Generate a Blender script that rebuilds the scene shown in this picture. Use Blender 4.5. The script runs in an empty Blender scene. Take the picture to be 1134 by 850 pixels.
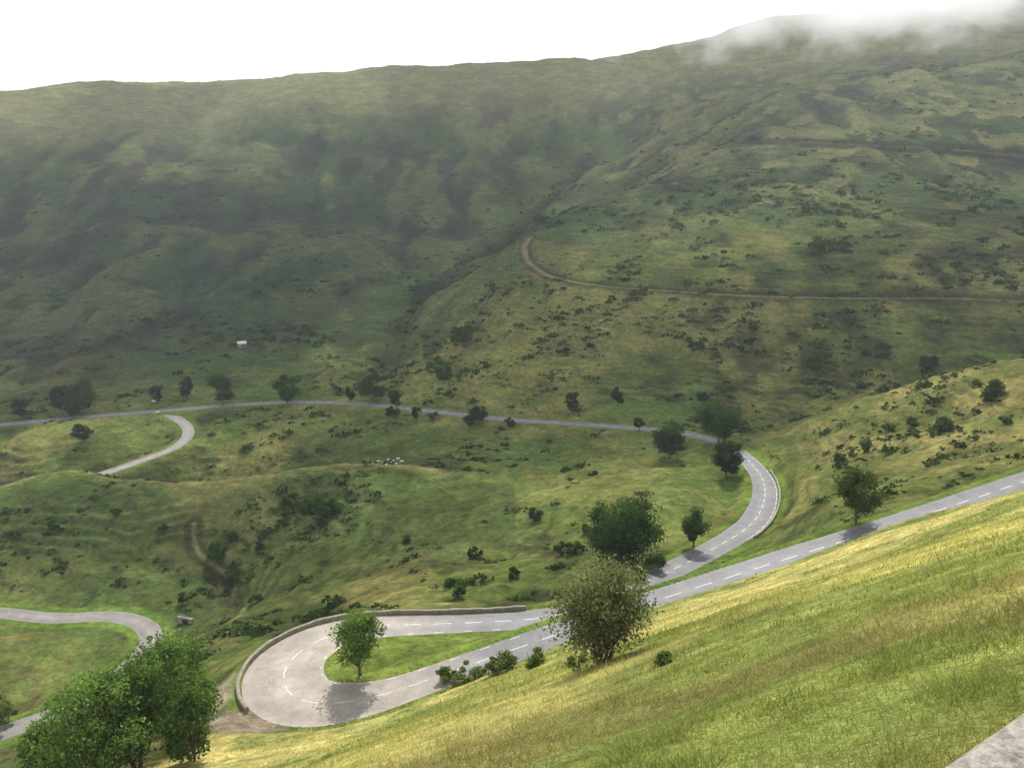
import bpy, math, numpy as np, time
from mathutils import Vector
T0=time.time()
rng=np.random.default_rng(7)
# ------------------------------------------------------------------ image pixels to camera rays
PITCH=math.radians(14.8); F=890.0; CP,SP=math.cos(PITCH),math.sin(PITCH)
def pixel_ray(u,v):  # camera ray through an image pixel
    a=(u-567)/F; b=(v-425)/F
    return np.array([a, CP-b*SP, -SP-b*CP])
def at_z(u,v,z):
    d=pixel_ray(u,v); return d*(z/d[2])
def at_y(u,v,y):
    d=pixel_ray(u,v); return d*(y/d[1])
# ------------------------------------------------------------------ noise
def _h(ix,iy,seed):
    with np.errstate(over='ignore'):
        n=(ix.astype(np.int64)*374761393+iy.astype(np.int64)*668265263+seed*1442695041)&0xffffffff
        n=((n^(n>>13))*1274126177)&0xffffffff
        n=n^(n>>16)
    return (n&0xffff)/65535.0
def vn(x,y,seed=0):
    xi=np.floor(x);yi=np.floor(y);fx=x-xi;fy=y-yi
    fx=fx*fx*fx*(fx*(fx*6-15)+10);fy=fy*fy*fy*(fy*(fy*6-15)+10)
    a=_h(xi,yi,seed);b=_h(xi+1,yi,seed);c=_h(xi,yi+1,seed);d=_h(xi+1,yi+1,seed)
    return (a+(b-a)*fx)*(1-fy)+(c+(d-c)*fx)*fy
def fbm(x,y,seed=0,o=4):
    s=0;A=1;t=0
    for i in range(o):
        c,sn=math.cos(i*.7+.3),math.sin(i*.7+.3)
        s=s+A*vn((x*c-y*sn)*2**i+i*17.3,(x*sn+y*c)*2**i-i*9.1,seed+i);t+=A;A*=.5
    return s/t
def sst(a,b,x):
    t=np.clip((x-a)/(b-a),0,1);return t*t*(3-2*t)
# ------------------------------------------------------------------ roads (image pixel, level, width)
MAIN=[(1260,490,-53,6.2),(1134,533,-57,6.2),(1000,578,-60.5,6.2),(860,622,-64,6.2),(720,667,-68,6.2),(620,701,-70.3,6.2),(540,729,-72,6.2),(475,752,-73,6.4),
(425,769,-73.8,7.4),(370,779,-74.3,9.8),(328,775,-74.6,11.8),(312,752,-75,12.4),(325,726,-75.2,10.8),(365,703,-75.6,8.7),(420,693,-76.1,7),(500,690,-77,6.2),(600,684,-78.2,6.2),
(660,668,-79.8,6.2),(720,642,-81.5,6.2),(785,610,-84,6.4),(832,580,-86,7),(847,550,-88,7),(841,524,-90.3,6.6),(815,499,-93,6.2),(785,486,-95,6.2),(740,477,-97,6),(650,470,-101,6),(560,464,-105,6),
(450,452,-109,6),(380,446,-112,6),(300,446,-114,6),(200,453,-116,6),(100,461,-118,6),(0,470,-120,6),(-90,478,-121.5,6)]
SIDE=[(172,455,-116.4,5.5),(192,461,-116.9,5.5),(207,472,-117.4,5.2),(207,484,-117.8,5.2),(190,497,-118.2,5),(150,512,-118.6,5),(108,526,-118.9,5),(50,540,-121,5),(-60,560,-124,5)]
LOW=[(-90,672,-120,5.4),(0,678,-119.6,5.4),(60,684,-119,5.4),(125,682,-118.5,5.4),(160,692,-118.2,5.8),(167,712,-118,5.8),(140,740,-117.7,5.6),(75,783,-117.3,5.4),(0,812,-117,5.4),(-80,845,-117,5.4)]
def spline(ctrl,step=1.0):
    P=np.array([list(at_z(u,v,z))+[w] for u,v,z,w in ctrl])
    Q=np.vstack([2*P[0]-P[1],P,2*P[-1]-P[-2]])
    out=[]
    for i in range(1,len(Q)-2):
        p0,p1,p2,p3=Q[i-1],Q[i],Q[i+1],Q[i+2]
        n=max(4,int(np.linalg.norm(p2[:2]-p1[:2])*2))
        t=np.linspace(0,1,n,endpoint=False)[:,None]
        out.append(.5*((2*p1)+(-p0+p2)*t+(2*p0-5*p1+4*p2-p3)*t*t+(-p0+3*p1-3*p2+p3)*t**3))
    R=np.vstack(out+[P[-1:]])
    s=np.r_[0,np.cumsum(np.linalg.norm(np.diff(R[:,:2],axis=0),axis=1))]
    S=np.arange(0,s[-1],step)
    R=np.stack([np.interp(S,s,R[:,k]) for k in range(4)],1)
    for _ in range(12):
        R[1:-1]=.25*R[:-2]+.5*R[1:-1]+.25*R[2:]
    return R
main=spline(MAIN);side=spline(SIDE);low=spline(LOW)
# ------------------------------------------------------------------ terrain controls
C=[]
def z_(u,v,z):C.append(at_z(u,v,z))
def y_(u,v,y):C.append(at_y(u,v,y))
H0=3.2
def plane(x,y):return -H0-.655*y+.38*x
for x,y in [(0,3),(3,3),(-3,3),(8,8),(0,9),(-7,8),(20,20),(0,20),(-15,20),(45,45),(20,50),(0,50),(-22,48),(60,75),(35,85),(10,78),(-12,70),(-35,58),(80,100)]:
    C.append(np.array([x,y,plane(x,y)+ (1.2*math.sin(x*.09+.5) if y>30 else 0)]))
for t in [(300,827,-69),(200,848,-68),(400,812,-66),(60,880,-70)]: z_(*t)
for t in [(230,742,-88),(250,700,-98),(150,800,-83),(60,835,-104),(50,740,-118.5),(0,730,-119),(30,845,-107),(110,725,-118.6),
 (220,680,-117.5),(300,662,-106),(250,642,-118),(200,600,-114),(350,600,-107),(400,560,-103.5),(450,620,-98),(100,600,-114),(0,620,-117),(100,660,-119),(150,640,-117.5),
 (340,690,-97),(400,665,-92),(500,645,-91),(600,600,-92),(600,545,-98),(700,530,-94),(680,610,-85),(560,655,-86),(770,560,-87.5),(800,530,-90)]: z_(*t)
CREST=[(-60,560,-114),(0,550,-113),(50,534,-112.5),(100,531,-112),(160,540,-109.5),(230,545,-106.5),(300,534,-105),(360,526,-104),(430,524,-103.5),(490,530,-102.5)]
for t in CREST: z_(*t)
for (u,v,z) in CREST[:-2]:
    p=at_z(u,v,z); k=1.12; C.append(np.array([p[0]*k,p[1]*k,z*k-6+ (2 if u>250 else 0)]))
for t in [(300,490,-115),(450,490,-112),(430,511,-111),(550,495,-107),(650,500,-102),(600,520,-102),(100,490,-119),(30,500,-120.5),(720,495,-97.5)]: z_(*t)
for t in [(1134,405,-66),(1040,420,-71),(960,441,-77),(900,462,-84),(860,480,-90),(1000,500,-74),(1134,470,-62),(950,548,-68),(900,530,-79),(1060,535,-64),(870,600,-70),(1134,505,-60),(820,615,-78),(1250,440,-55)]: z_(*t)
for t in [(1134,400,310),(1134,396,345),(960,432,335),(960,438,308),(860,474,310)]: y_(*t)
p=at_y(1134,405,300);C.append(np.array([p[0],p[1],-80]));p=at_y(1000,430,300);C.append(np.array([p[0],p[1],-90]))
for t in [(850,440,335),(850,400,360),(820,328,400),(680,320,432),(600,310,465),(1134,335,372),(1000,333,385),(580,270,520),(700,215,600),(640,243,560),(850,150,640),(780,180,620),(1000,110,700),(1134,75,750),
 (850,250,490),(1000,220,520),(1134,240,480),(700,270,510),(600,400,385),(700,420,365),(1000,400,345),(1250,200,560),(1250,335,360),(520,350,480),
 (480,400,450),(430,425,415),(500,330,620),(590,248,800),(650,192,950),(560,285,720),(700,100,1100),(760,150,900),
 (100,430,430),(100,350,560),(100,250,750),(100,150,950),(250,430,430),(250,350,570),(250,250,760),(250,150,980),(400,380,510),(400,280,700),(400,180,930),(0,400,470),(0,300,620),(0,200,830),(-120,300,600),(-120,150,900),(550,150,1000),
 (180,300,640),(330,300,680),
 (-120,100,1100),(0,99,1100),(100,97,1110),(215,101,1120),(300,94,1130),(375,86,1150),(402,91,1150),(440,84,1160),(545,77,1180),(640,68,1200),(720,62,1200),(780,48,1200),(850,25,1200),(920,8,1220),(1000,-2,1250),(1134,-30,1300),(1250,-50,1300),
 (900,80,1000),(1050,50,1020),(1134,30,1050)]: y_(*t)
for az in np.radians([-42,-25,-10,5,20,42]):
    for r,k in [(1700,.03),(2600,.0),(7000,-.02)]:
        C.append(np.array([r*math.sin(az),r*math.cos(az),k*r]))
for R in (main,side,low):
    for q in R[::12]: C.append(q[:3])
C=np.array(C)
caz=np.arctan2(C[:,0],C[:,1]);cr=np.hypot(C[:,0],C[:,1]);cv=(C[:,2]+H0)/cr
X=np.stack([caz,np.log(cr)],1)
def phi(d2):return .5*d2*np.log(d2+1e-12)
n=len(C);K=phi(((X[:,None]-X[None])**2).sum(-1))+np.eye(n)*2e-4
Pm=np.c_[np.ones(n),X];A=np.zeros((n+3,n+3));A[:n,:n]=K;A[:n,n:]=Pm;A[n:,:n]=Pm.T
W=np.linalg.solve(A,np.r_[cv,0,0,0])
AZ=np.radians(np.r_[np.linspace(-80,-40,40,endpoint=False),np.linspace(-40,40,680,endpoint=False),np.linspace(40,80,40)])
RR=np.r_[np.geomspace(1.2,60,200,endpoint=False),np.geomspace(60,480,760,endpoint=False),np.geomspace(480,1500,400,endpoint=False),np.geomspace(1500,7000,50)]
na,nr=len(AZ),len(RR)
az_e=np.clip(AZ,-math.radians(43),math.radians(43));lr=np.log(RR)
val=np.zeros((nr,na))
for i in range(n):
    d2=(lr[:,None]-X[i,1])**2+(az_e[None]-X[i,0])**2
    val+=W[i]*phi(d2)
val+=W[n]+W[n+1]*az_e[None]+W[n+2]*lr[:,None]
GX=RR[:,None]*np.sin(AZ)[None];GY=RR[:,None]*np.cos(AZ)[None]
RG=np.broadcast_to(RR[:,None],GX.shape)
Z=val*RG-H0
near=1-sst(110,150,RG);far=sst(430,750,RG);mid=(1-near)*(1-far)
def segd(pts):
    P=np.array(pts)[:,:2];D=np.full(GX.shape,1e6)
    for a,b in zip(P[:-1],P[1:]):
        ab=b-a;t=np.clip(((GX-a[0])*ab[0]+(GY-a[1])*ab[1])/(ab@ab),0,1)
        D=np.minimum(D,np.hypot(GX-a[0]-t*ab[0],GY-a[1]-t*ab[1]))
    return D
CP3=np.array([at_z(*t) for t in CREST])
CR=segd(CP3)
n25=fbm(GX/26,GY/26,3,4)-.5;n7=fbm(GX/6,GY/6,9,3)-.5
calm=1-.7*np.exp(-(CR/14)**2)
Z=Z+n25*(1.0*near+3.8*mid*calm+3.0*far)*sst(8,40,RG)+n7*(.35*near+.9*mid*calm+1.3*far)*sst(3,15,RG)
wx=fbm(GX/130,GY/130,5,2)*.9
r1=1-np.abs(2*fbm(GX/200+wx+.3*GY/200,GY/520,21,3)-1)*2
r2=1-np.abs(2*fbm(GX/45+wx*2,GY/150,25,4)-1)*2
r3=fbm(GX/16+wx*3,GY/60,27,3)-.5
big=vn(GX/150+GY/600,GY/210,71)-.5
Z=Z+far*((r1-.55)*17+(r2-.5)*3.6+r3*1.6+big*34)*(1-.62*sst(980,1150,RG))
hl=sst(320,400,GY)*(1-far)
Z=Z+hl*((r2-.5)*2.6+r3*1.2)
Z=Z+3.6*np.exp(-CR/9)
GU=segd([at_z(u,v,z) for u,v,z in [(236,628,-115),(252,650,-116),(264,672,-116),(250,692,-116),(232,705,-116)]])+2*n7
Z=Z-2.2*np.exp(-(GU/3.2)**2)
WG=segd([at_y(u,v,y) for u,v,y in [(395,432,415),(410,400,455),(450,370,520),(470,345,590),(520,320,660),(560,285,720),(590,250,800),(650,192,950)]])+22*(fbm(GX/34,GY/34,66,4)-.5)
Z=Z-4*np.exp(-(WG/11)**2)
def terr(Z,h,amp):
    q=Z/h+3.2*(fbm(GX/28,GY/28,55,3)-.5)
    return amp*np.sin(2*np.pi*q)
tmask=mid*sst(150,200,RG)*sst(.40,.58,fbm(GX/30,GY/30,57,3))
def fi(x,y):
    az=np.arctan2(x,y);r=np.hypot(x,y)
    return np.interp(az,AZ,np.arange(na)),np.interp(np.log(r),lr,np.arange(nr))
def samp(G,x,y):
    a,b=fi(np.asarray(x,float),np.asarray(y,float))
    i=np.clip(a.astype(int),0,na-2);j=np.clip(b.astype(int),0,nr-2);a=a-i;b=b-j
    return (G[j,i]*(1-a)+G[j,i+1]*a)*(1-b)+(G[j+1,i]*(1-a)+G[j+1,i+1]*a)*b
SS=np.geomspace(4,2500,5000)
def ground(u,v):
    d=pixel_ray(u,v);P=d[None]*SS[:,None]
    g=samp(Z,P[:,0],P[:,1]);m=np.nonzero(P[:,2]<g)[0]
    k=m[0] if len(m) else len(SS)-1
    p=P[k].copy();p[2]=samp(Z,p[0],p[1]);return p
def track(pts,w,sm=30):
    P=np.array([ground(u,v) for u,v in pts])
    s=np.r_[0,np.cumsum(np.linalg.norm(np.diff(P[:,:2],axis=0),axis=1))];S=np.arange(0,s[-1],1.5)
    R=np.stack([np.interp(S,s,P[:,k]) for k in range(3)]+[np.full(len(S),w)],1)
    for _ in range(sm):R[1:-1]=.25*R[:-2]+.5*R[1:-1]+.25*R[2:]
    return R
tr1=track([(1200,338),(1134,334),(1060,331),(960,331),(880,330),(820,328),(750,323),(690,319),(640,314),(605,305),(583,290),(580,272),(588,262)],2.4)
tr2=track([(u,v) for u,v in zip(np.linspace(1200,825,26),np.interp(np.linspace(1200,825,26),[825,880,960,1060,1134,1200],[157,157,161,166,174,180]))],5.0,10)
path1=track([(215,580),(210,600),(222,618),(245,632),(262,640)],.3)
ROADD=np.full(Z.shape,1e3);TRKD=np.full(Z.shape,1e3);T2D=np.full(Z.shape,1e3)
Z=Z+tmask*terr(Z,2.3,.28)
def carve(R,blend,drop,D,flat=.6):
    pts=np.stack([GX.ravel(),GY.ravel()],1).astype(np.float32)
    rm=R[:,3].max()/2+blend+2
    lo=R[:,:2].min(0)-rm;hi=R[:,:2].max(0)+rm
    idx=np.nonzero((pts[:,0]>lo[0])&(pts[:,0]<hi[0])&(pts[:,1]>lo[1])&(pts[:,1]<hi[1]))[0]
    co=R[::8,:2].astype(np.float32);best=np.full(len(idx),1e9,np.float32)
    for c in co: best=np.minimum(best,((pts[idx]-c)**2).sum(1))
    idx=idx[best<(rm+8)**2]
    q=pts[idx];b=np.full(len(q),1e9,np.float32);bi=np.zeros(len(q),int)
    for k in range(len(R)):
        d=((q-R[k,:2].astype(np.float32))**2).sum(1);m=d<b;b[m]=d[m];bi[m]=k
    d=np.sqrt(b);hw=R[bi,3]/2;zr=R[bi,2]
    e=d-hw
    zz=zr-drop*(1-sst(-.8,.1,e))
    w=1-sst(flat,blend,e)
    zf=Z.ravel();zf[idx]=zf[idx]*(1-w)+zz*w
    Z[:]=zf.reshape(Z.shape)
    df=D.ravel();df[idx]=np.minimum(df[idx],e);D[:]=df.reshape(D.shape)
carve(low,6,.25,ROADD);carve(side,6,.25,ROADD);carve(main,6,.25,ROADD)
carve(tr1,5,.0,TRKD,.2);carve(tr2,7,.0,T2D,.2);carve(path1,1.5,.1,TRKD,.1)
# ------------------------------------------------------------------ mesh helper
def mesh_obj(name,V,Fq,mats=(),mi=None,col=None,smooth=False,cname='tint'):
    V=np.asarray(V,np.float32);Fq=np.asarray(Fq,np.int32)
    me=bpy.data.meshes.new(name);m,k=Fq.shape
    me.vertices.add(len(V));me.vertices.foreach_set('co',V.ravel())
    me.loops.add(m*k);me.loops.foreach_set('vertex_index',Fq.ravel())
    me.polygons.add(m);me.polygons.foreach_set('loop_start',np.arange(0,m*k,k,dtype=np.int32))
    if mi is not None: me.polygons.foreach_set('material_index',np.asarray(mi,np.int32))
    me.polygons.foreach_set('use_smooth',np.full(m,smooth,bool))
    me.update(calc_edges=True)
    if col is not None:
        at=me.color_attributes.new(cname,'FLOAT_COLOR','POINT')
        at.data.foreach_set('color',np.c_[col,np.ones(len(col))].astype(np.float32).ravel())
    for a in mats: me.materials.append(a)
    ob=bpy.data.objects.new(name,me);bpy.context.scene.collection.objects.link(ob);return ob
# ------------------------------------------------------------------ materials
def newmat(name):
    m=bpy.data.materials.new(name);m.use_nodes=True;nt=m.node_tree;nt.nodes.clear()
    return m,nt,nt.nodes.new('ShaderNodeOutputMaterial')
def N(nt,t,**k):
    n=nt.nodes.new(t)
    for a,b in k.items():n.inputs[a].default_value=b
    return n
def noise(nt,co,scale,detail=4,rough=.6):
    n=N(nt,'ShaderNodeTexNoise',Scale=scale,Detail=detail,Roughness=rough);nt.links.new(co,n.inputs['Vector']);return n.outputs['Fac']
def mrange(nt,s,a,b,c,d):
    n=nt.nodes.new('ShaderNodeMapRange');nt.links.new(s,n.inputs[0])
    for i,v in zip((1,2,3,4),(a,b,c,d)):n.inputs[i].default_value=v
    return n.outputs[0]
def mul(nt,a,b,op='MULTIPLY'):
    n=nt.nodes.new('ShaderNodeMath');n.operation=op;nt.links.new(a,n.inputs[0])
    if hasattr(b,'node'):nt.links.new(b,n.inputs[1])
    else:n.inputs[1].default_value=b
    return n.outputs[0]
def scalecol(nt,c,f):
    n=nt.nodes.new('ShaderNodeVectorMath');n.operation='SCALE';nt.links.new(c,n.inputs[0]);nt.links.new(f,n.inputs['Scale']);return n.outputs[0]
def mixc(nt,f,a,b):
    n=nt.nodes.new('ShaderNodeMix');n.data_type='RGBA'
    if hasattr(f,'node'):nt.links.new(f,n.inputs[0])
    else:n.inputs[0].default_value=f
    for s,i in((a,6),(b,7)):
        if hasattr(s,'node'):nt.links.new(s,n.inputs[i])
        else:n.inputs[i].default_value=(*s,1)
    return n.outputs[2]
mt,nt,out=newmat('grassland')
geo=nt.nodes.new('ShaderNodeNewGeometry').outputs['Position']
att=nt.nodes.new('ShaderNodeAttribute');att.attribute_name='tint'
mp=nt.nodes.new('ShaderNodeMapping');mp.inputs['Scale'].default_value=(.06,.06,.8);nt.links.new(geo,mp.inputs[0])
f1=mrange(nt,noise(nt,geo,.05,6,.75),.3,.7,.66,1.34)
f2=mrange(nt,noise(nt,geo,.45,5,.8),.3,.7,.5,1.5)
f3=mrange(nt,noise(nt,geo,5,3,.75),.25,.75,.6,1.4)
f4=mrange(nt,noise(nt,mp.outputs[0],1.1,4,.7),.35,.65,.74,1.24)
f=mul(nt,mul(nt,f1,f2),mul(nt,f3,f4))
colr=scalecol(nt,att.outputs['Color'],f)
hue=mrange(nt,noise(nt,geo,.2,4,.7),.35,.7,0,1)
mm=nt.nodes.new('ShaderNodeVectorMath');mm.operation='MULTIPLY';nt.links.new(colr,mm.inputs[0]);mm.inputs[1].default_value=(1.22,1.03,.97)
colr=mixc(nt,hue,colr,mm.outputs[0])
bs=N(nt,'ShaderNodeBsdfDiffuse',Roughness=.3)
nt.links.new(colr,bs.inputs['Color'])
b1=N(nt,'ShaderNodeBump',Strength=.8,Distance=1.3);nt.links.new(noise(nt,geo,.5,5,.85),b1.inputs['Height'])
nt.links.new(b1.outputs[0],bs.inputs['Normal']);nt.links.new(bs.outputs[0],out.inputs[0])
def leafmat(name,trans=.4):
    m,nt,out=newmat(name);a=nt.nodes.new('ShaderNodeAttribute');a.attribute_name='tint'
    d=nt.nodes.new('ShaderNodeBsdfDiffuse');t=nt.nodes.new('ShaderNodeBsdfTranslucent');mx=nt.nodes.new('ShaderNodeMixShader');mx.inputs[0].default_value=trans
    v=nt.nodes.new('ShaderNodeVectorMath');v.operation='MULTIPLY';v.inputs[1].default_value=(1.5,1.6,.7);nt.links.new(a.outputs['Color'],v.inputs[0])
    nt.links.new(a.outputs['Color'],d.inputs[0]);nt.links.new(v.outputs[0],t.inputs[0])
    nt.links.new(d.outputs[0],mx.inputs[1]);nt.links.new(t.outputs[0],mx.inputs[2]);nt.links.new(mx.outputs[0],out.inputs[0]);return m
M_leaf=leafmat('leaves',.35);M_grass=leafmat('grass_blades',.4)
def simple(name,c1,c2,scale=1,rough=.85,bump=.3,spec=.3,dist=.05):
    m,nt,out=newmat(name);g=nt.nodes.new('ShaderNodeNewGeometry').outputs['Position']
    c=mixc(nt,mrange(nt,noise(nt,g,scale,6,.7),.3,.7,0,1),c1,c2)
    b=N(nt,'ShaderNodeBsdfPrincipled',Roughness=rough);b.inputs['Specular IOR Level'].default_value=spec
    nt.links.new(c,b.inputs['Base Color']);bm=N(nt,'ShaderNodeBump',Strength=bump,Distance=dist);nt.links.new(noise(nt,g,scale*5,4,.7),bm.inputs['Height'])
    nt.links.new(bm.outputs[0],b.inputs['Normal']);nt.links.new(b.outputs[0],out.inputs[0]);return m
M_bark=simple('bark',(.09,.07,.05),(.16,.13,.1),3)
M_stone=simple('stone_wall',(.16,.14,.11),(.38,.34,.28),1.5,.9,.8)
M_conc=simple('granular_concrete',(.16,.14,.12),(.6,.56,.5),45,.95,1,.2,.006)
M_white=simple('white_paint',(.5,.5,.48),(.8,.8,.78),1.2,.6,.1)
M_gravel=simple('gravel',(.2,.18,.15),(.36,.33,.28),4,.95,.6)
M_asph,nt,out=newmat('asphalt');g=nt.nodes.new('ShaderNodeNewGeometry').outputs['Position'];a=nt.nodes.new('ShaderNodeAttribute');a.attribute_name='tint'
f=mul(nt,mrange(nt,noise(nt,g,.3,5,.7),.3,.7,.72,1.26),mrange(nt,noise(nt,g,6,4,.7),.3,.7,.85,1.15))
crk=nt.nodes.new('ShaderNodeTexVoronoi');crk.feature='DISTANCE_TO_EDGE';crk.inputs['Scale'].default_value=.22
wv=nt.nodes.new('ShaderNodeVectorMath');wv.operation='ADD';nt.links.new(g,wv.inputs[0])
nn_=N(nt,'ShaderNodeTexNoise',Scale=.4,Detail=3);nt.links.new(g,nn_.inputs['Vector'])
w2=nt.nodes.new('ShaderNodeVectorMath');w2.operation='SCALE';w2.inputs['Scale'].default_value=4;nt.links.new(nn_.outputs['Color'],w2.inputs[0]);nt.links.new(w2.outputs[0],wv.inputs[1]);nt.links.new(wv.outputs[0],crk.inputs['Vector'])
f=mul(nt,f,mrange(nt,crk.outputs['Distance'],.0,.018,.72,1))
b=N(nt,'ShaderNodeBsdfPrincipled',Roughness=.62);b.inputs['Specular IOR Level'].default_value=.45
nt.links.new(scalecol(nt,a.outputs['Color'],f),b.inputs['Base Color']);nt.links.new(b.outputs[0],out.inputs[0])
# ------------------------------------------------------------------ terrain colour
def mixv(A,B,w):
    B=np.asarray(B,float)
    return A*(1-w[...,None])+B*w[...,None]
hpi=int(np.argmin(np.linalg.norm(main[:,:2]-at_z(318,760,-75)[:2],axis=1)))
ma=main[:hpi];o=np.argsort(ma[:,0])
yA=np.interp(GX,ma[o,0],ma[o,1]-ma[o,3]*.4)
yA=np.where(GX<ma[o[0],0]+4,93,yA)
nearmask=(1-sst(-2,1,GY-yA))
gA=fbm(GX/40,GY/40,31,5);gB=fbm(GX/13,GY/13,37,4);gC=fbm(GX/110,GY/110,41,5);gD=fbm(GX/4,GY/4,43,3);gE=fbm(GX/24,GY/50,45,4)
gy_,gx_=np.gradient(Z);dr=np.gradient(RR)[:,None];da=np.gradient(AZ)[None]*RG
slope=np.hypot(gy_/dr,gx_/da)
def blur(a,k):
    c=np.cumsum(np.pad(a,((k+1,k),(0,0)),mode='edge'),0);a=(c[2*k+1:]-c[:-2*k-1])/(2*k+1)
    c=np.cumsum(np.pad(a,((0,0),(k+1,k)),mode='edge'),1);return (c[:,2*k+1:]-c[:,:-2*k-1])/(2*k+1)
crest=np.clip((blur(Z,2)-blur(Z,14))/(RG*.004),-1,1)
col=np.ones(GX.shape+(3,))*np.array([.10,.145,.04])
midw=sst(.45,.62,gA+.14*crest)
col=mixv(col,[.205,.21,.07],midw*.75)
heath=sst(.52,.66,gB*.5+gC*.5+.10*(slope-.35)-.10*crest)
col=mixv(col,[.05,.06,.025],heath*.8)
mead=(1-sst(.05,.24,slope))*sst(150,200,RG)*(1-sst(420,520,RG))
col=mixv(col,[.125,.195,.05],mead*.7)
lm=(GX<-20)*(RG<330)*(RG>150)*sst(.12,.28,slope)
col=mixv(col,mixv(np.ones_like(col)*np.array([.06,.092,.03]),[.15,.15,.06],sst(.45,.62,gA+.25*crest)),lm*.5)
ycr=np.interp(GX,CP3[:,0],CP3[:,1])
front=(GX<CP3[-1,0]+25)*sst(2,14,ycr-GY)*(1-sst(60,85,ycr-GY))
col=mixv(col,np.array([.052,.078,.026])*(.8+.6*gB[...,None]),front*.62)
back=(GX<CP3[-1,0])*np.exp(-((GY-ycr-2.5)/4.5)**2)
col=mixv(col,[.28,.26,.12],back*.7)
col=mixv(col,[.085,.068,.045],np.exp(-(GU/2.4)**2)*.65)
fw=sst(400,620,RG)
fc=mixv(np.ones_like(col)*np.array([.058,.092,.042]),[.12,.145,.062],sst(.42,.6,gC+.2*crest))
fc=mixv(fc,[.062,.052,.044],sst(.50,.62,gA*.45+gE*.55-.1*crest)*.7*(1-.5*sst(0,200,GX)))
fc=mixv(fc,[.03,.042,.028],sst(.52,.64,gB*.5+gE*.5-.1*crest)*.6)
pt=sst(.60,.66,fbm(GX/22,GY/22,63,3))*sst(30,120,GX)
fc=mixv(fc,[.18,.195,.08],pt*.7)
far_shade=(1-sst(-150,60,GX))*(1-sst(850,1050,RG))
fc=fc*(1-far_shade[...,None]*np.array([.34,.27,.2]))  # cloud shade on the left far slopes, painted into the colour
fc=mixv(fc,[.2,.21,.1],sst(1020,1120,RG)*.7)  # haze and sunlit crests near the skyline, painted as a paler colour
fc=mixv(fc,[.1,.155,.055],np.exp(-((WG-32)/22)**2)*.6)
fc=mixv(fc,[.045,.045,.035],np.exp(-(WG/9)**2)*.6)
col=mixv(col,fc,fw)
sp=sst(60,110,GX)*sst(120,150,GY)*(1-sst(290,330,GY))
col=mixv(col,mixv(np.ones_like(col)*np.array([.25,.24,.09]),[.13,.155,.047],sst(.4,.6,gB)),sp*.8)
brn=fbm(GX/14,GY/9,77,4);str_=fbm(GX/34+GY/60,GY/11-GX/22,79,4)
nc=mixv(np.ones_like(col)*np.array([.47,.45,.17]),[.21,.26,.075],sst(.40,.62,gB*.35+gD*.25+str_*.4))
nc=mixv(nc,[.24,.19,.1],np.clip(sst(.5,.66,brn)*.5*(1-sst(15,45,RG))+.5*(1-sst(5,12,RG)),0,1))
col=mixv(col,nc,nearmask)
vg=(1-sst(2.2,3.4,ROADD+1.5*(gD-.5)))*(1-sst(250,330,RG)*.7)
col=mixv(col,[.13,.22,.04],vg*.8)
isl=(1-sst(14,17,np.hypot(GX+20,GY-112)))*((GY>yA)*1.0)
col=mixv(col,[.19,.27,.06],isl*.7)
grv=(1-sst(2,5,np.hypot((GX+45)/1.0,(GY-103)/1.6)+3*(gD-.5)))
grv=np.maximum(grv,1-sst(3,5.5,np.hypot((GX+38)/1.5,(GY-96.5)/.9)+3*(gD-.5)))
col=mixv(col,[.33,.285,.225],grv*.85)
tk=1-sst(-.3,1.0,TRKD+.8*(gD-.5))
col=mixv(col,[.21,.18,.13],tk*.7)
bk=sst(.6,1.2,TRKD)*(1-sst(2.2,3.6,TRKD))
col=mixv(col,[.04,.038,.026],bk*.7)
col=mixv(col,[.19,.165,.12],(1-sst(-.5,1.5,T2D+1.5*(gB-.5)))*.75)
col=mixv(col,[.035,.034,.025],sst(.8,1.8,T2D)*(1-sst(5,7,T2D))*.75)
idx=np.arange(nr*na).reshape(nr,na)
Fq=np.stack([idx[:-1,:-1],idx[:-1,1:],idx[1:,1:],idx[1:,:-1]],-1).reshape(-1,4)[:,::-1]
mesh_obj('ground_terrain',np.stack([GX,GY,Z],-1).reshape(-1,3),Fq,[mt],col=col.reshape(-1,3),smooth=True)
# ------------------------------------------------------------------ roads
def frame(R):
    t=np.gradient(R[:,:2],axis=0);t/=np.linalg.norm(t,axis=1)[:,None];return t,np.stack([-t[:,1],t[:,0]],1)
def ribbon(name,R,mat,col,dz=.0,cols=9):
    t,nrm=frame(R);offs=np.linspace(-.5,.5,cols);V=[]
    jit=(vn(np.arange(len(R))*.35,np.zeros(len(R)),5)-.5)*.35
    for k,oo in enumerate(offs):
        w=R[:,3]+ (jit if k in(0,cols-1) else 0)
        V.append(np.c_[R[:,:2]+nrm*(oo*w)[:,None],R[:,2]+dz])
    e0=V[0].copy();e0[:,2]-=.4;e1=V[-1].copy();e1[:,2]-=.4
    V=[e0]+V+[e1];m=len(V);V=np.stack(V,1)
    idx=np.arange(len(R)*m).reshape(len(R),m)
    Fq=np.stack([idx[:-1,:-1],idx[1:,:-1],idx[1:,1:],idx[:-1,1:]],-1).reshape(-1,4)[:,::-1]
    wear=1+.12*np.cos(np.linspace(-1,1,m)*2*math.pi)[None,:,None]
    c=(np.repeat(col[:,None],m,1)*wear).reshape(-1,3)
    return mesh_obj(name,V.reshape(-1,3),Fq,[mat],col=c,smooth=False)
hp=np.array([-33,108])
dh=np.linalg.norm(main[:,:2]-hp,axis=1)
wc=(1-sst(14,36,dh))[:,None]
rc=np.array([.14,.142,.155])*(1-wc)+np.array([.31,.275,.235])*wc
ribbon('road',main,M_asph,rc)
ribbon('side_road',side,M_asph,np.ones((len(side),3))*np.array([.2,.19,.18]),-.012)
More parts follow.
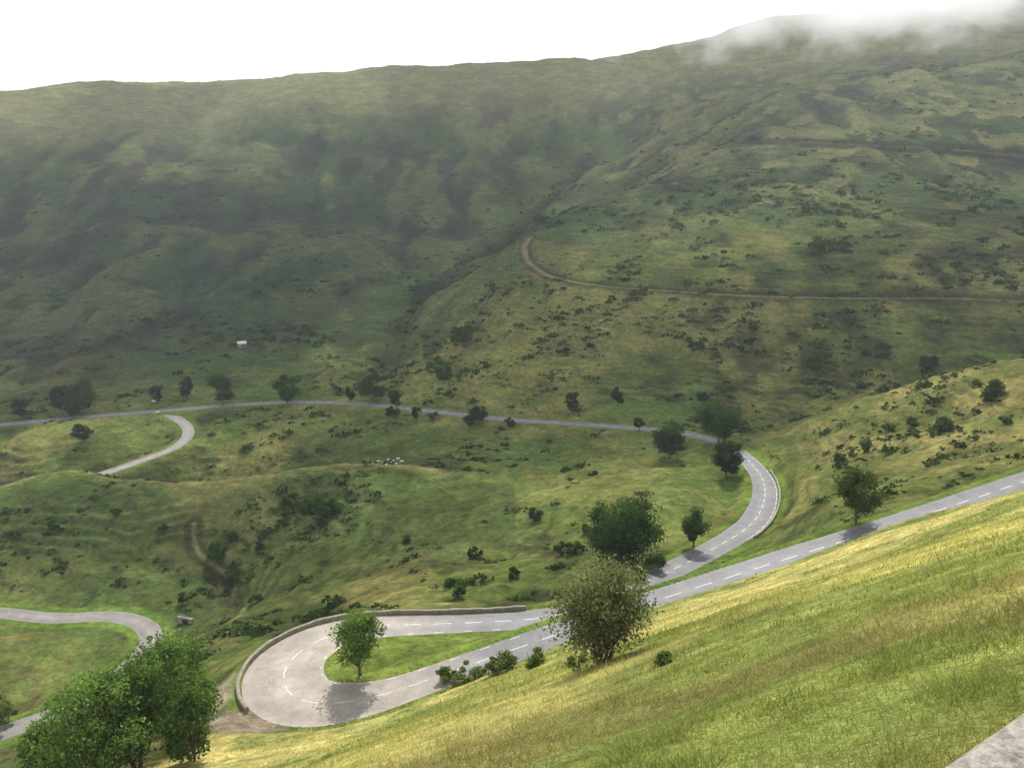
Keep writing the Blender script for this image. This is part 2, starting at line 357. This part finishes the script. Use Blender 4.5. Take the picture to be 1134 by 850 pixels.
ribbon('side_road',low,M_asph,np.ones((len(low),3))*np.array([.2,.185,.175]))
def dashes(R,s0,s1,on,off,w,lat,V,Fl,dz=.02):
    t,nrm=frame(R);s=s0
    while s+on<s1:
        k=np.linspace(s,s+on,4);c=np.stack([np.interp(k,np.arange(len(R)),R[:,j]) for j in range(3)],1)
        n_=np.stack([np.interp(k,np.arange(len(R)),nrm[:,j]) for j in range(2)],1)
        L=lat if not callable(lat) else np.array([lat(q) for q in k])[:,None]
        a=np.c_[c[:,:2]+n_*(L+w/2),c[:,2]+dz];b=np.c_[c[:,:2]+n_*(L-w/2),c[:,2]+dz]
        o=len(V);V.extend(np.vstack([a,b]).tolist())
        for i in range(3):Fl.append([o+i,o+4+i,o+5+i,o+1+i])
        s+=on+off
V=[];Fl=[]
dashes(main,2,len(main)-3,3,2.4,.15,0.0,V,Fl)
mesh_obj('road_markings',V,Fl,[M_white])
V=[];Fl=[]
dm=np.nonzero((dh<45))[0]
dashes(main,dm[0],dm[-1],1.5,3.5,.12,lambda q:-(np.interp(q,np.arange(len(main)),main[:,3])/2-.4),V,Fl)
dc=np.nonzero(np.linalg.norm(main[:,:2]-np.array([76,222]),axis=1)<48)[0]
dashes(main,dc[0],dc[-1],3,1.0,.12,lambda q:-(np.interp(q,np.arange(len(main)),main[:,3])/2-.35),V,Fl)
dashes(side,1,3,1.5,.5,2.4,0.0,V,Fl,.03)
mesh_obj('road_edge_line',V,Fl,[M_white])
def wall(name,R,i0,i1,sgn,gap,th,h,mat):
    t,nrm=frame(R);V=[]
    for i in range(i0,i1):
        c=R[i,:2]+sgn*nrm[i]*(R[i,3]/2+gap);e=R[i,:2]+sgn*nrm[i]*(R[i,3]/2+gap+th)
        hh=h+.06*math.sin(i*1.7)+.05*math.sin(i*.6);z=R[i,2]
        V+=[[*c,z-.5],[*c,z+hh],[*(c*.5+e*.5),z+hh+.07],[*e,z+hh],[*e,z-1.8]]
    Fq=[]
    for k in range(i1-i0-1):
        for j in range(4):Fq.append([k*5+j,(k+1)*5+j,(k+1)*5+j+1,k*5+j+1])
    V=np.array(V);Fq=np.array(Fq)
    Fq=np.vstack([Fq,[[0,1,3,4]],[[len(V)-5,len(V)-4,len(V)-2,len(V)-1]]])
    return mesh_obj(name,V,Fq,[mat])
def near_i(R,u,v,z):
    p=at_z(u,v,z);return int(np.argmin(np.linalg.norm(R[:,:2]-p[:2],axis=1)))
wall('stone_parapet_wall',main,near_i(main,322,774,-74.6)+2,near_i(main,598,684,-78.2),1,.25,.5,.7,M_stone)
wall('stone_parapet_wall',main,near_i(main,820,590,-85),near_i(main,838,520,-90.6),-1,.25,.45,.6,M_stone)
d=np.array([.28,.18]);d/=np.linalg.norm(d);nn=np.array([-d[1],d[0]])
V=[];p0=np.array([.8,1.29])
for s in np.linspace(-6,7,60):
    a=p0+d*s;b=a-nn*.42
    V+=[[*a,-5.5],[*a,-1.115],[*(a-nn*.015),-1.1],[*(b+nn*.015),-1.1],[*b,-1.115],[*b,-2.6]]
Fq=[]
for k in range(59):
    for j in range(5):Fq.append([k*6+j,(k+1)*6+j,(k+1)*6+j+1,k*6+j+1])
Fq+=[[0,1,4,5],[59*6,59*6+1,59*6+4,59*6+5]]
mesh_obj('concrete_parapet_wall',V,Fq,[M_conc])
a=p0+d*-6-nn*.3;b=p0+d*7-nn*.3
V=[[*a,-1.7],[*b,-1.7],[*(b-nn*9),-1.7],[*(a-nn*9),-1.7]]
mesh_obj('viewpoint_terrace_ground',V,[[0,1,2,3]],[M_gravel])
# ------------------------------------------------------------------ vegetation
def unit(n):
    v=rng.normal(size=(n,3));return v/np.linalg.norm(v,axis=1)[:,None]
def leaves(c,s):
    n=len(c);a=unit(n);b=np.cross(a,unit(n));b/=np.linalg.norm(b,axis=1)[:,None]+1e-9
    s=s[:,None];V=np.stack([c+a*s,c+b*s*.6,c-a*s,c-b*s*.6],1).reshape(-1,3)
    return V,np.arange(4*n).reshape(n,4)
def tube(P,rad,k=7):
    P=np.array(P,float);V=[];
    for i in range(len(P)):
        t=P[min(i+1,len(P)-1)]-P[max(i-1,0)];t/=np.linalg.norm(t)+1e-9
        a=np.cross(t,[.3,1,.1]);a/=np.linalg.norm(a);b=np.cross(t,a)
        for j in range(k):
            an=2*math.pi*j/k;V.append(P[i]+rad[i]*(math.cos(an)*a+math.sin(an)*b))
    Fq=[[i*k+j,i*k+(j+1)%k,(i+1)*k+(j+1)%k,(i+1)*k+j] for i in range(len(P)-1) for j in range(k)]
    return np.array(V),np.array(Fq)
def tree(name,pos,h,w,tint,trunk=.22,stems=1,clumps=16,leafpx=2.0,dens=6,slim=False,csz=1.0,var=.35):
    D=np.linalg.norm(pos);ls=max(.1,D/F*leafpx*.62)
    VV=[];FF=[];MI=[];CC=[];o=0
    def add(V,Fq,mi,c):
        nonlocal o
        VV.append(V);FF.append(Fq+o);MI.append(np.full(len(Fq),mi));CC.append(c);o+=len(V)
    ch=h*(1-trunk);cc=np.array([0,0,h*trunk+ch*.5]);R=np.array([w/2,w/2,ch/2])
    tops=[]
    for sidx in range(stems):
        ang=sidx*2.4+.5;lean=(w*.22 if stems>1 else w*.04)
        top=np.array([math.cos(ang)*lean,math.sin(ang)*lean,h*(.82 if stems==1 else .7)])
        b0=np.array([math.cos(ang)*.25,math.sin(ang)*.25,-.4]) if stems>1 else np.array([0,0,-.4])
        P=[b0+(top-b0)*t+np.array([math.sin(t*5+ang),math.cos(t*4+ang),0])*w*.02*(t>0) for t in np.linspace(0,1,7)]
        r0=max(.12,h*.022)/(1 if stems==1 else 1.5)
        V,Fq=tube(P,[r0*(1.35 if t==0 else 1-.82*t) for t in np.linspace(0,1,7)]);add(V,Fq,0,np.ones((len(V),3))*.1)
        tops.append((b0,top,r0))
    cent=[]
    for k in range(clumps):
        q=unit(1)[0]*(rng.uniform(.25,.85)**.6);q[2]=q[2]*.95
        if slim:q[:2]*=1-.35*max(0,q[2])
        c=cc+q*R;cent.append(c)
        b0,top,r0=tops[k%stems];t=np.clip((c[2]-h*.12)/(h)*.75,.12,.9);st=b0+(top-b0)*t
        P=[st+(c-st)*s+np.array([0,0,.08*h*math.sin(s*3.14)*-.3]) for s in np.linspace(0,1,4)]
        V,Fq=tube(P,[r0*.4,r0*.3,r0*.2,r0*.07],5);add(V,Fq,0,np.ones((len(V),3))*.1)
    area=w*ch*.75;n=int(dens*area/(ls*ls*1.2)/clumps)+8
    for c in cent:
        cr=np.array([1,1,.7])*rng.uniform(.13,.29)*min(w,ch*1.1)*csz
        q=unit(n)*(rng.uniform(0,1,n)**.4)[:,None]*cr*(1+.14*rng.normal(size=n)[:,None])
        q=q+c
        br=rng.uniform(1-var,1+var)*(.7+.6*rng.random(n))
        V,Fq=leaves(q,ls*rng.uniform(.6,1.25,n));cl=np.array(tint)[None]*br[:,None]
        add(V,Fq,1,np.repeat(cl,4,0))
    V=np.vstack(VV);ob=mesh_obj(name,V,np.vstack(FF),[M_bark,M_leaf],np.concatenate(MI),np.vstack(CC))
    ob.location=pos;ob.rotation_euler=(0,0,rng.uniform(0,6));return ob
G1=(.045,.085,.022);G2=(.12,.19,.055);G3=(.03,.058,.018);OL=(.16,.17,.1)
def put(u,v,top,wpx,tint=G1,**k):
    p=ground(u,v);D=np.linalg.norm(p);dd=pixel_ray(u,v);sc=D/np.linalg.norm(dd)
    h=(v-top)*sc/F*1.03;w=wpx*sc/F
    name=k.pop('name','deciduous_tree')
    return tree(name,Vector(p),h,w,tint,**k)
put(690,622,545,78,G1,trunk=.04,clumps=70,dens=9,leafpx=2.4)
put(768,606,561,30,G1,trunk=.15,clumps=24,dens=8)
put(399,747,667,54,G2,trunk=.2,clumps=50,slim=True,dens=6.5,leafpx=2.4)
put(668,733,612,110,OL,trunk=.08,stems=5,clumps=80,dens=6,leafpx=2.2,var=.3)
put(192,818,684,96,G2,trunk=.08,clumps=90,leafpx=2.9,csz=.85,dens=6,var=.45)
put(112,868,734,110,G2,trunk=.03,clumps=95,stems=3,leafpx=2.9,csz=.85,dens=6,var=.45)
put(214,842,748,66,(.09,.15,.04),trunk=.03,clumps=50,stems=2,dens=6,leafpx=2.9,csz=.9,var=.45)
put(62,878,786,62,G2,trunk=.03,clumps=40,stems=2,dens=6,leafpx=2.9,var=.45)
put(152,850,716,70,(.07,.12,.03),trunk=.05,clumps=60,stems=2,dens=6,leafpx=2.9,csz=.9,var=.45)
put(948,579,514,48,(.055,.085,.024),trunk=.14,clumps=44,dens=6,leafpx=2.2)
put(742,508,469,37,G3,trunk=.03,clumps=28,dens=9)
put(796,490,436,42,G1,trunk=.04,clumps=34,dens=9)
put(804,529,481,32,G3,trunk=.03,clumps=24,dens=9)
for u,v,t,w in [(247,450,411,28),(318,447,410,31),(413,444,414,28),(438,453,429,15),(69,459,425,22),(93,459,416,28),(174,447,423,15),(207,441,416,18),(388,443,429,10),(634,458,431,16),(684,449,427,16),(908,284,262,26),(1025,416,391,20),(92,491,469,21),(25,465,440,22),(530,468,448,20),(520,472,455,14),(708,477,462,12),(462,466,448,12),(565,474,461,12),(597,248,237,14),(778,450,432,14),(80,462,435,22)]:
    put(u,v,t,w,G3 if w<24 else G1,trunk=.08,clumps=18,leafpx=1.8,dens=8)
for u,v,t,w in [(358,572,543,32),(372,566,548,18),(322,558,543,24),(240,617,600,30),(257,643,630,18),(505,662,640,30),(624,614,600,22),(592,578,562,16),(1092,443,418,40),(1045,478,462,20),(515,385,360,34),(505,371,362,20),(570,640,628,18),(650,590,580,14),(560,742,720,28),(588,740,714,28),(520,752,732,34),(495,758,740,30),(545,748,729,26),(735,735,720,26),(640,742,728,30),(8,800,760,26),(960,500,487,16),(930,512,500,18),(840,395,388,18),(770,388,378,20),(490,418,402,20),(285,668,656,20),(205,668,652,12),(435,462,450,14),(480,466,455,10),(640,612,600,18),(1010,472,462,16),(985,478,468,14),(1115,470,460,18),(130,570,560,14),(60,585,576,16),(180,588,580,12),(450,600,592,12),(705,640,622,26),(725,632,612,22),(660,600,590,14)]:
    put(u,v,t,w,G1 if v<700 else (.12,.17,.06),trunk=.0,clumps=12,stems=2,name='bush',dens=7)
n=170000
az=rng.uniform(-.72,.72,n);r=np.exp(rng.uniform(math.log(135),math.log(1000),n))
x=r*np.sin(az);y=r*np.cos(az)
D=samp(ROADD,x,y);nm=samp(nearmask,x,y);cl=fbm(x/45,y/45,88,4);cm=fbm(x/9,y/9,91,3);sl=samp(slope,x,y);cre=samp(crest,x,y)
gul=np.exp(-(samp(WG,x,y)/16)**2)
p=sst(.47,.66,cl*.5+cm*.5-.05*cre+.12*gul)*np.where(sl<.16,.05,1)*np.where(r>620,.45+.5*gul,1)*np.where((r<300)&(x>-30),.6,1)
k=(rng.random(n)<p*.42)&(D>4)&(nm<.1)&~((np.hypot(x+22,y-112)<24))
x,y,r=x[k],y[k],r[k];z=samp(Z,x,y);m=len(x)
sz=np.exp(rng.normal(-.5,.7,m))*np.clip(r/330,.75,1.6);sz=np.clip(sz,.22,3.0)
nl=24
q=unit(m*nl).reshape(m,nl,3)*(rng.random((m,nl,1))**.4);q[...,2]=np.abs(q[...,2])*.7
q=q*sz[:,None,None]*np.stack([rng.uniform(.8,1.8,m),rng.uniform(.7,1.2,m),np.ones(m)],1)[:,None]
c=np.stack([x,y,z],1)[:,None]+q
V,Fq=leaves(c.reshape(-1,3),np.repeat(sz*.38,nl)*rng.uniform(.6,1.2,m*nl))
tc=np.array([.028,.046,.015])*rng.uniform(.6,1.9,(m,1));tc=np.repeat(tc,nl,0)*rng.uniform(.7,1.3,(m*nl,1))
mesh_obj('heath_shrubs',V,Fq,[M_leaf],col=np.repeat(tc,4,0))
n=440000
az=rng.uniform(-.8,.8,n);r=np.exp(rng.uniform(math.log(2.5),math.log(150),n))
x=r*np.sin(az);y=r*np.cos(az);nm=samp(nearmask,x,y);D=samp(ROADD,x,y)
k=(nm>.5)&(D>.3)&(samp(grv,x,y)<.3)&(rng.random(n)<.3+1.3*(fbm(x/3,y/3,61,3)))
x,y,r,D=x[k],y[k],r[k],D[k];z=samp(Z,x,y);m=len(x)
pat=fbm(x/14,y/9,77,4);brown=np.clip(sst(.5,.68,pat)*(1-sst(15,45,r))*.6+.6*(1-sst(5,12,r)),0,1)
grn=sst(.40,.62,fbm(x/13,y/13,37,4)*.35+fbm(x/4,y/4,43,3)*.25+.4*fbm(x/34+y/60,y/11-x/22,79,4))
tus=sst(.56,.7,fbm(x/1.6,y/1.6,65,3))
hgt=rng.uniform(.06,.2,m)*(1+.8*brown+.9*tus)*np.clip(r/40,.75,1.0);wd=np.maximum(.004,r*.0008)
edge=(D<2.5)&(r<140);hgt=np.where(edge,hgt*rng.uniform(1.2,3.2,m),hgt)
th=rng.uniform(0,6.28,m);L=rng.normal(0,.7,(m,2))*hgt[:,None]
bx=np.stack([np.cos(th),np.sin(th)],1)*wd[:,None]
B=np.stack([x,y,z-.03],1)
V=np.stack([B+np.c_[bx,np.zeros(m)],B-np.c_[bx,np.zeros(m)],B+np.c_[L,hgt]],1).reshape(-1,3)
g1=np.array([.21,.26,.08]);g2=np.array([.56,.53,.25]);g3=np.array([.33,.27,.16]);t=np.clip(rng.random((m,1))*.8+.42-.7*grn[:,None],0,1)
tc=(g1*(1-t)+g2*t);bb=(brown*rng.uniform(.3,1,m))[:,None];tc=tc*(1-bb)+g3*bb
tc*=rng.uniform(.68,1.12,(m,1))*(1-.22*tus[:,None])
mesh_obj('meadow_grass',V,np.arange(3*m).reshape(m,3),[M_grass],col=np.repeat(tc,3,0))
# ------------------------------------------------------------------ small structures
def box(V,Fl,c,s,rot=0):
    o=len(V);cr,sr=math.cos(rot),math.sin(rot)
    for dx,dy,dz in [(-1,-1,-1),(1,-1,-1),(1,1,-1),(-1,1,-1),(-1,-1,1),(1,-1,1),(1,1,1),(-1,1,1)]:
        X_=dx*s[0]/2;Y_=dy*s[1]/2;V.append([c[0]+X_*cr-Y_*sr,c[1]+X_*sr+Y_*cr,c[2]+dz*s[2]/2])
    for f in [(0,3,2,1),(4,5,6,7),(0,1,5,4),(1,2,6,5),(2,3,7,6),(3,0,4,7)]:Fl.append([o+i for i in f])
def part(name,parent,V,Fl,mat):
    o=mesh_obj(name,V,Fl,[mat]);o.parent=parent;return o
M_roof=simple('pale_metal_roof',(.55,.57,.6),(.7,.72,.74),1,.4);M_dark=simple('dark_wood_and_shade',(.04,.03,.025),(.07,.05,.04),4)
M_blue=simple('blue_grey_metal',(.12,.2,.26),(.2,.3,.36),2,.5)
p=ground(268,384)
e=bpy.data.objects.new('small_stone_hut',None);bpy.context.scene.collection.objects.link(e);e.location=p;e.rotation_euler=(0,0,.5)
V=[];Fl=[];box(V,Fl,(0,0,.9),(5,3.6,2.8));part('walls',e,V,Fl,M_stone)
V=[[-2.8,-2.1,2.2],[2.8,-2.1,2.2],[2.8,0,3.7],[-2.8,0,3.7],[2.8,2.1,2.2],[-2.8,2.1,2.2]];part('roof',e,V,[[0,1,2,3],[3,2,4,5]],M_roof)
part('gable',e,[[-2.5,-1.8,2.3],[-2.5,1.8,2.3],[-2.5,0,3.55],[2.5,-1.8,2.3],[2.5,1.8,2.3],[2.5,0,3.55]],[[0,1,2],[3,4,5]],M_stone)
V=[];Fl=[];box(V,Fl,(.6,-1.84,.9),(.9,.06,1.9));part('door',e,V,Fl,M_dark)
p=ground(171,450)
e=bpy.data.objects.new('road_sign',None);bpy.context.scene.collection.objects.link(e);e.location=p
V,Fq=tube([[0,0,-.3],[0,0,3.2]],[.05,.05]);part('post',e,V,Fq,M_roof)
V=[];Fl=[];box(V,Fl,(0,-.08,2.8),(1.9,.05,.9));part('panel',e,V,Fl,M_white)
V=[];Fl=[]
for u,v in [(414,513),(419,511),(425,512),(430,509),(436,510),(441,508),(445,511),(438,514),(428,515),(433,513)]:
    p=ground(u,v);box(V,Fl,(p[0],p[1],p[2]+.15),(rng.uniform(.8,1.6),rng.uniform(.5,.9),.5),rng.uniform(0,.6))
mesh_obj('pale_stone_blocks',V,Fl,[M_white])
p=ground(206,690)
e=bpy.data.objects.new('culvert_headwall',None);bpy.context.scene.collection.objects.link(e);e.location=p;e.rotation_euler=(0,0,-.3)
V=[];Fl=[];box(V,Fl,(-1.6,0,.3),(1.4,.6,2));box(V,Fl,(1.6,0,.3),(1.4,.6,2));box(V,Fl,(0,0,1.55),(4.8,.7,.4));part('stonework',e,V,Fl,M_stone)
V=[];Fl=[]
for i in range(5):box(V,Fl,(-1.2+i*.6,-.5,2.2),(.07,.07,1.0))
for zz in (1.9,2.3,2.65):box(V,Fl,(0,-.43,zz),(2.8,.04,.07))
part('railing',e,V,Fl,M_blue)
V=[];Fl=[];box(V,Fl,(0,.2,.4),(1.7,.1,1.7));part('opening_shade_panel',e,V,Fl,M_dark)  # dark panel in the culvert mouth, painted shade in place of depth
# ------------------------------------------------------------------ air, clouds
mh,nt,out=newmat('valley_haze');vs=nt.nodes.new('ShaderNodeVolumeScatter');vs.inputs['Density'].default_value=.0002;vs.inputs['Anisotropy'].default_value=.45;vs.inputs['Color'].default_value=(.8,.92,1,1)
nt.links.new(vs.outputs[0],out.inputs['Volume'])
V=[];Fl=[];box(V,Fl,(0,1970,10),(6000,4060,820));mesh_obj('haze',V,Fl,[mh])
mc,nt,out=newmat('glowing_cloud_vapour')
tc=nt.nodes.new('ShaderNodeTexCoord').outputs['Object']
ln=nt.nodes.new('ShaderNodeVectorMath');ln.operation='LENGTH';nt.links.new(tc,ln.inputs[0])
g=nt.nodes.new('ShaderNodeNewGeometry').outputs['Position']
nz=noise(nt,g,.013,4,.65)
fall=mrange(nt,ln.outputs['Value'],.2,1,1,0)
nz=mrange(nt,nz,.3,.7,0,1)
s=mul(nt,mul(nt,nz,fall,'ADD'),.8,'SUBTRACT')
cl=mrange(nt,s,0,.95,0,.017)
vs=nt.nodes.new('ShaderNodeVolumePrincipled');nt.links.new(cl,vs.inputs['Density']);vs.inputs['Color'].default_value=(1,1,1,1)
nt.links.new(mul(nt,cl,.72),vs.inputs['Emission Strength']);vs.inputs['Emission Color'].default_value=(1,1,1,1)  # vapour glows by itself, standing in for light scattered inside the cloud
nt.links.new(vs.outputs[0],out.inputs['Volume'])
bpy.ops.mesh.primitive_ico_sphere_add(subdivisions=3,radius=1);c=bpy.context.object;c.name='hill_cloud';c.data.materials.append(mc)
q=at_y(1000,-12,1120);c.location=q;c.scale=(470,240,140)
ms,nt,out=newmat('shade_stratus')
tl=nt.nodes.new('ShaderNodeBsdfTranslucent');tl.inputs[0].default_value=(.9,.9,.9,1);nt.links.new(tl.outputs[0],out.inputs[0])
gx=np.arange(-2200,2201,14.);gyy=np.arange(1040,2900,14.);XX,YY=np.meshgrid(gx,gyy)
keep=fbm(XX[:-1,:-1]/330,YY[:-1,:-1]/260,123,5)>.495
ii=np.arange(XX.size).reshape(XX.shape)
Fq=np.stack([ii[:-1,:-1],ii[:-1,1:],ii[1:,1:],ii[1:,:-1]],-1)[keep]
ZZ=760+30*fbm(XX/200,YY/200,124,3)
mesh_obj('unseen_shade_cloud',np.stack([XX,YY,ZZ],-1).reshape(-1,3),Fq,[ms],smooth=True)  # unseen cloud sheet above the frame, added to shade the far slopes
# ------------------------------------------------------------------ light
EL,AZs=math.radians(48),math.radians(6)
S=Vector((math.sin(AZs)*math.cos(EL),math.cos(AZs)*math.cos(EL),math.sin(EL)))
L=bpy.data.lights.new('sun','SUN');L.energy=5.0;L.angle=math.radians(1.2);L.color=(1,.96,.88)
lo=bpy.data.objects.new('sun',L);bpy.context.scene.collection.objects.link(lo);lo.rotation_euler=S.to_track_quat('Z','Y').to_euler()
w=bpy.data.worlds.new('World');bpy.context.scene.world=w;w.use_nodes=True;nt=w.node_tree;nt.nodes.clear()
out=nt.nodes.new('ShaderNodeOutputWorld');sk=nt.nodes.new('ShaderNodeTexSky');sk.sky_type='NISHITA';sk.sun_disc=False;sk.sun_elevation=EL;sk.sun_rotation=AZs;sk.dust_density=3
b1=nt.nodes.new('ShaderNodeBackground');b1.inputs[1].default_value=.1;nt.links.new(sk.outputs[0],b1.inputs[0])
b2=nt.nodes.new('ShaderNodeBackground');b2.inputs[0].default_value=(.96,.985,1,1);b2.inputs[1].default_value=1.5
tc=nt.nodes.new('ShaderNodeTexCoord').outputs['Generated'];sx=nt.nodes.new('ShaderNodeSeparateXYZ');nt.links.new(tc,sx.inputs[0])
el=mrange(nt,sx.outputs[2],.25,.55,1.35,.25);nz=mrange(nt,noise(nt,tc,2.5,5,.6),.35,.6,-.35,.35)
f=mul(nt,el,nz,'ADD');f=mrange(nt,f,0,1,0,1)
mx=nt.nodes.new('ShaderNodeMixShader');nt.links.new(f,mx.inputs[0]);nt.links.new(b1.outputs[0],mx.inputs[1]);nt.links.new(b2.outputs[0],mx.inputs[2]);nt.links.new(mx.outputs[0],out.inputs[0])
cam=bpy.data.cameras.new('camera');cam.lens=36*F/1134;cam.sensor_width=36;cam.clip_end=20000;cam.clip_start=.05
co=bpy.data.objects.new('camera',cam);bpy.context.scene.collection.objects.link(co);co.location=(0,0,0);co.rotation_euler=(math.pi/2-PITCH,0,0)
bpy.context.scene.camera=co
bpy.context.scene.view_settings.view_transform='Standard'
print('done',time.time()-T0)
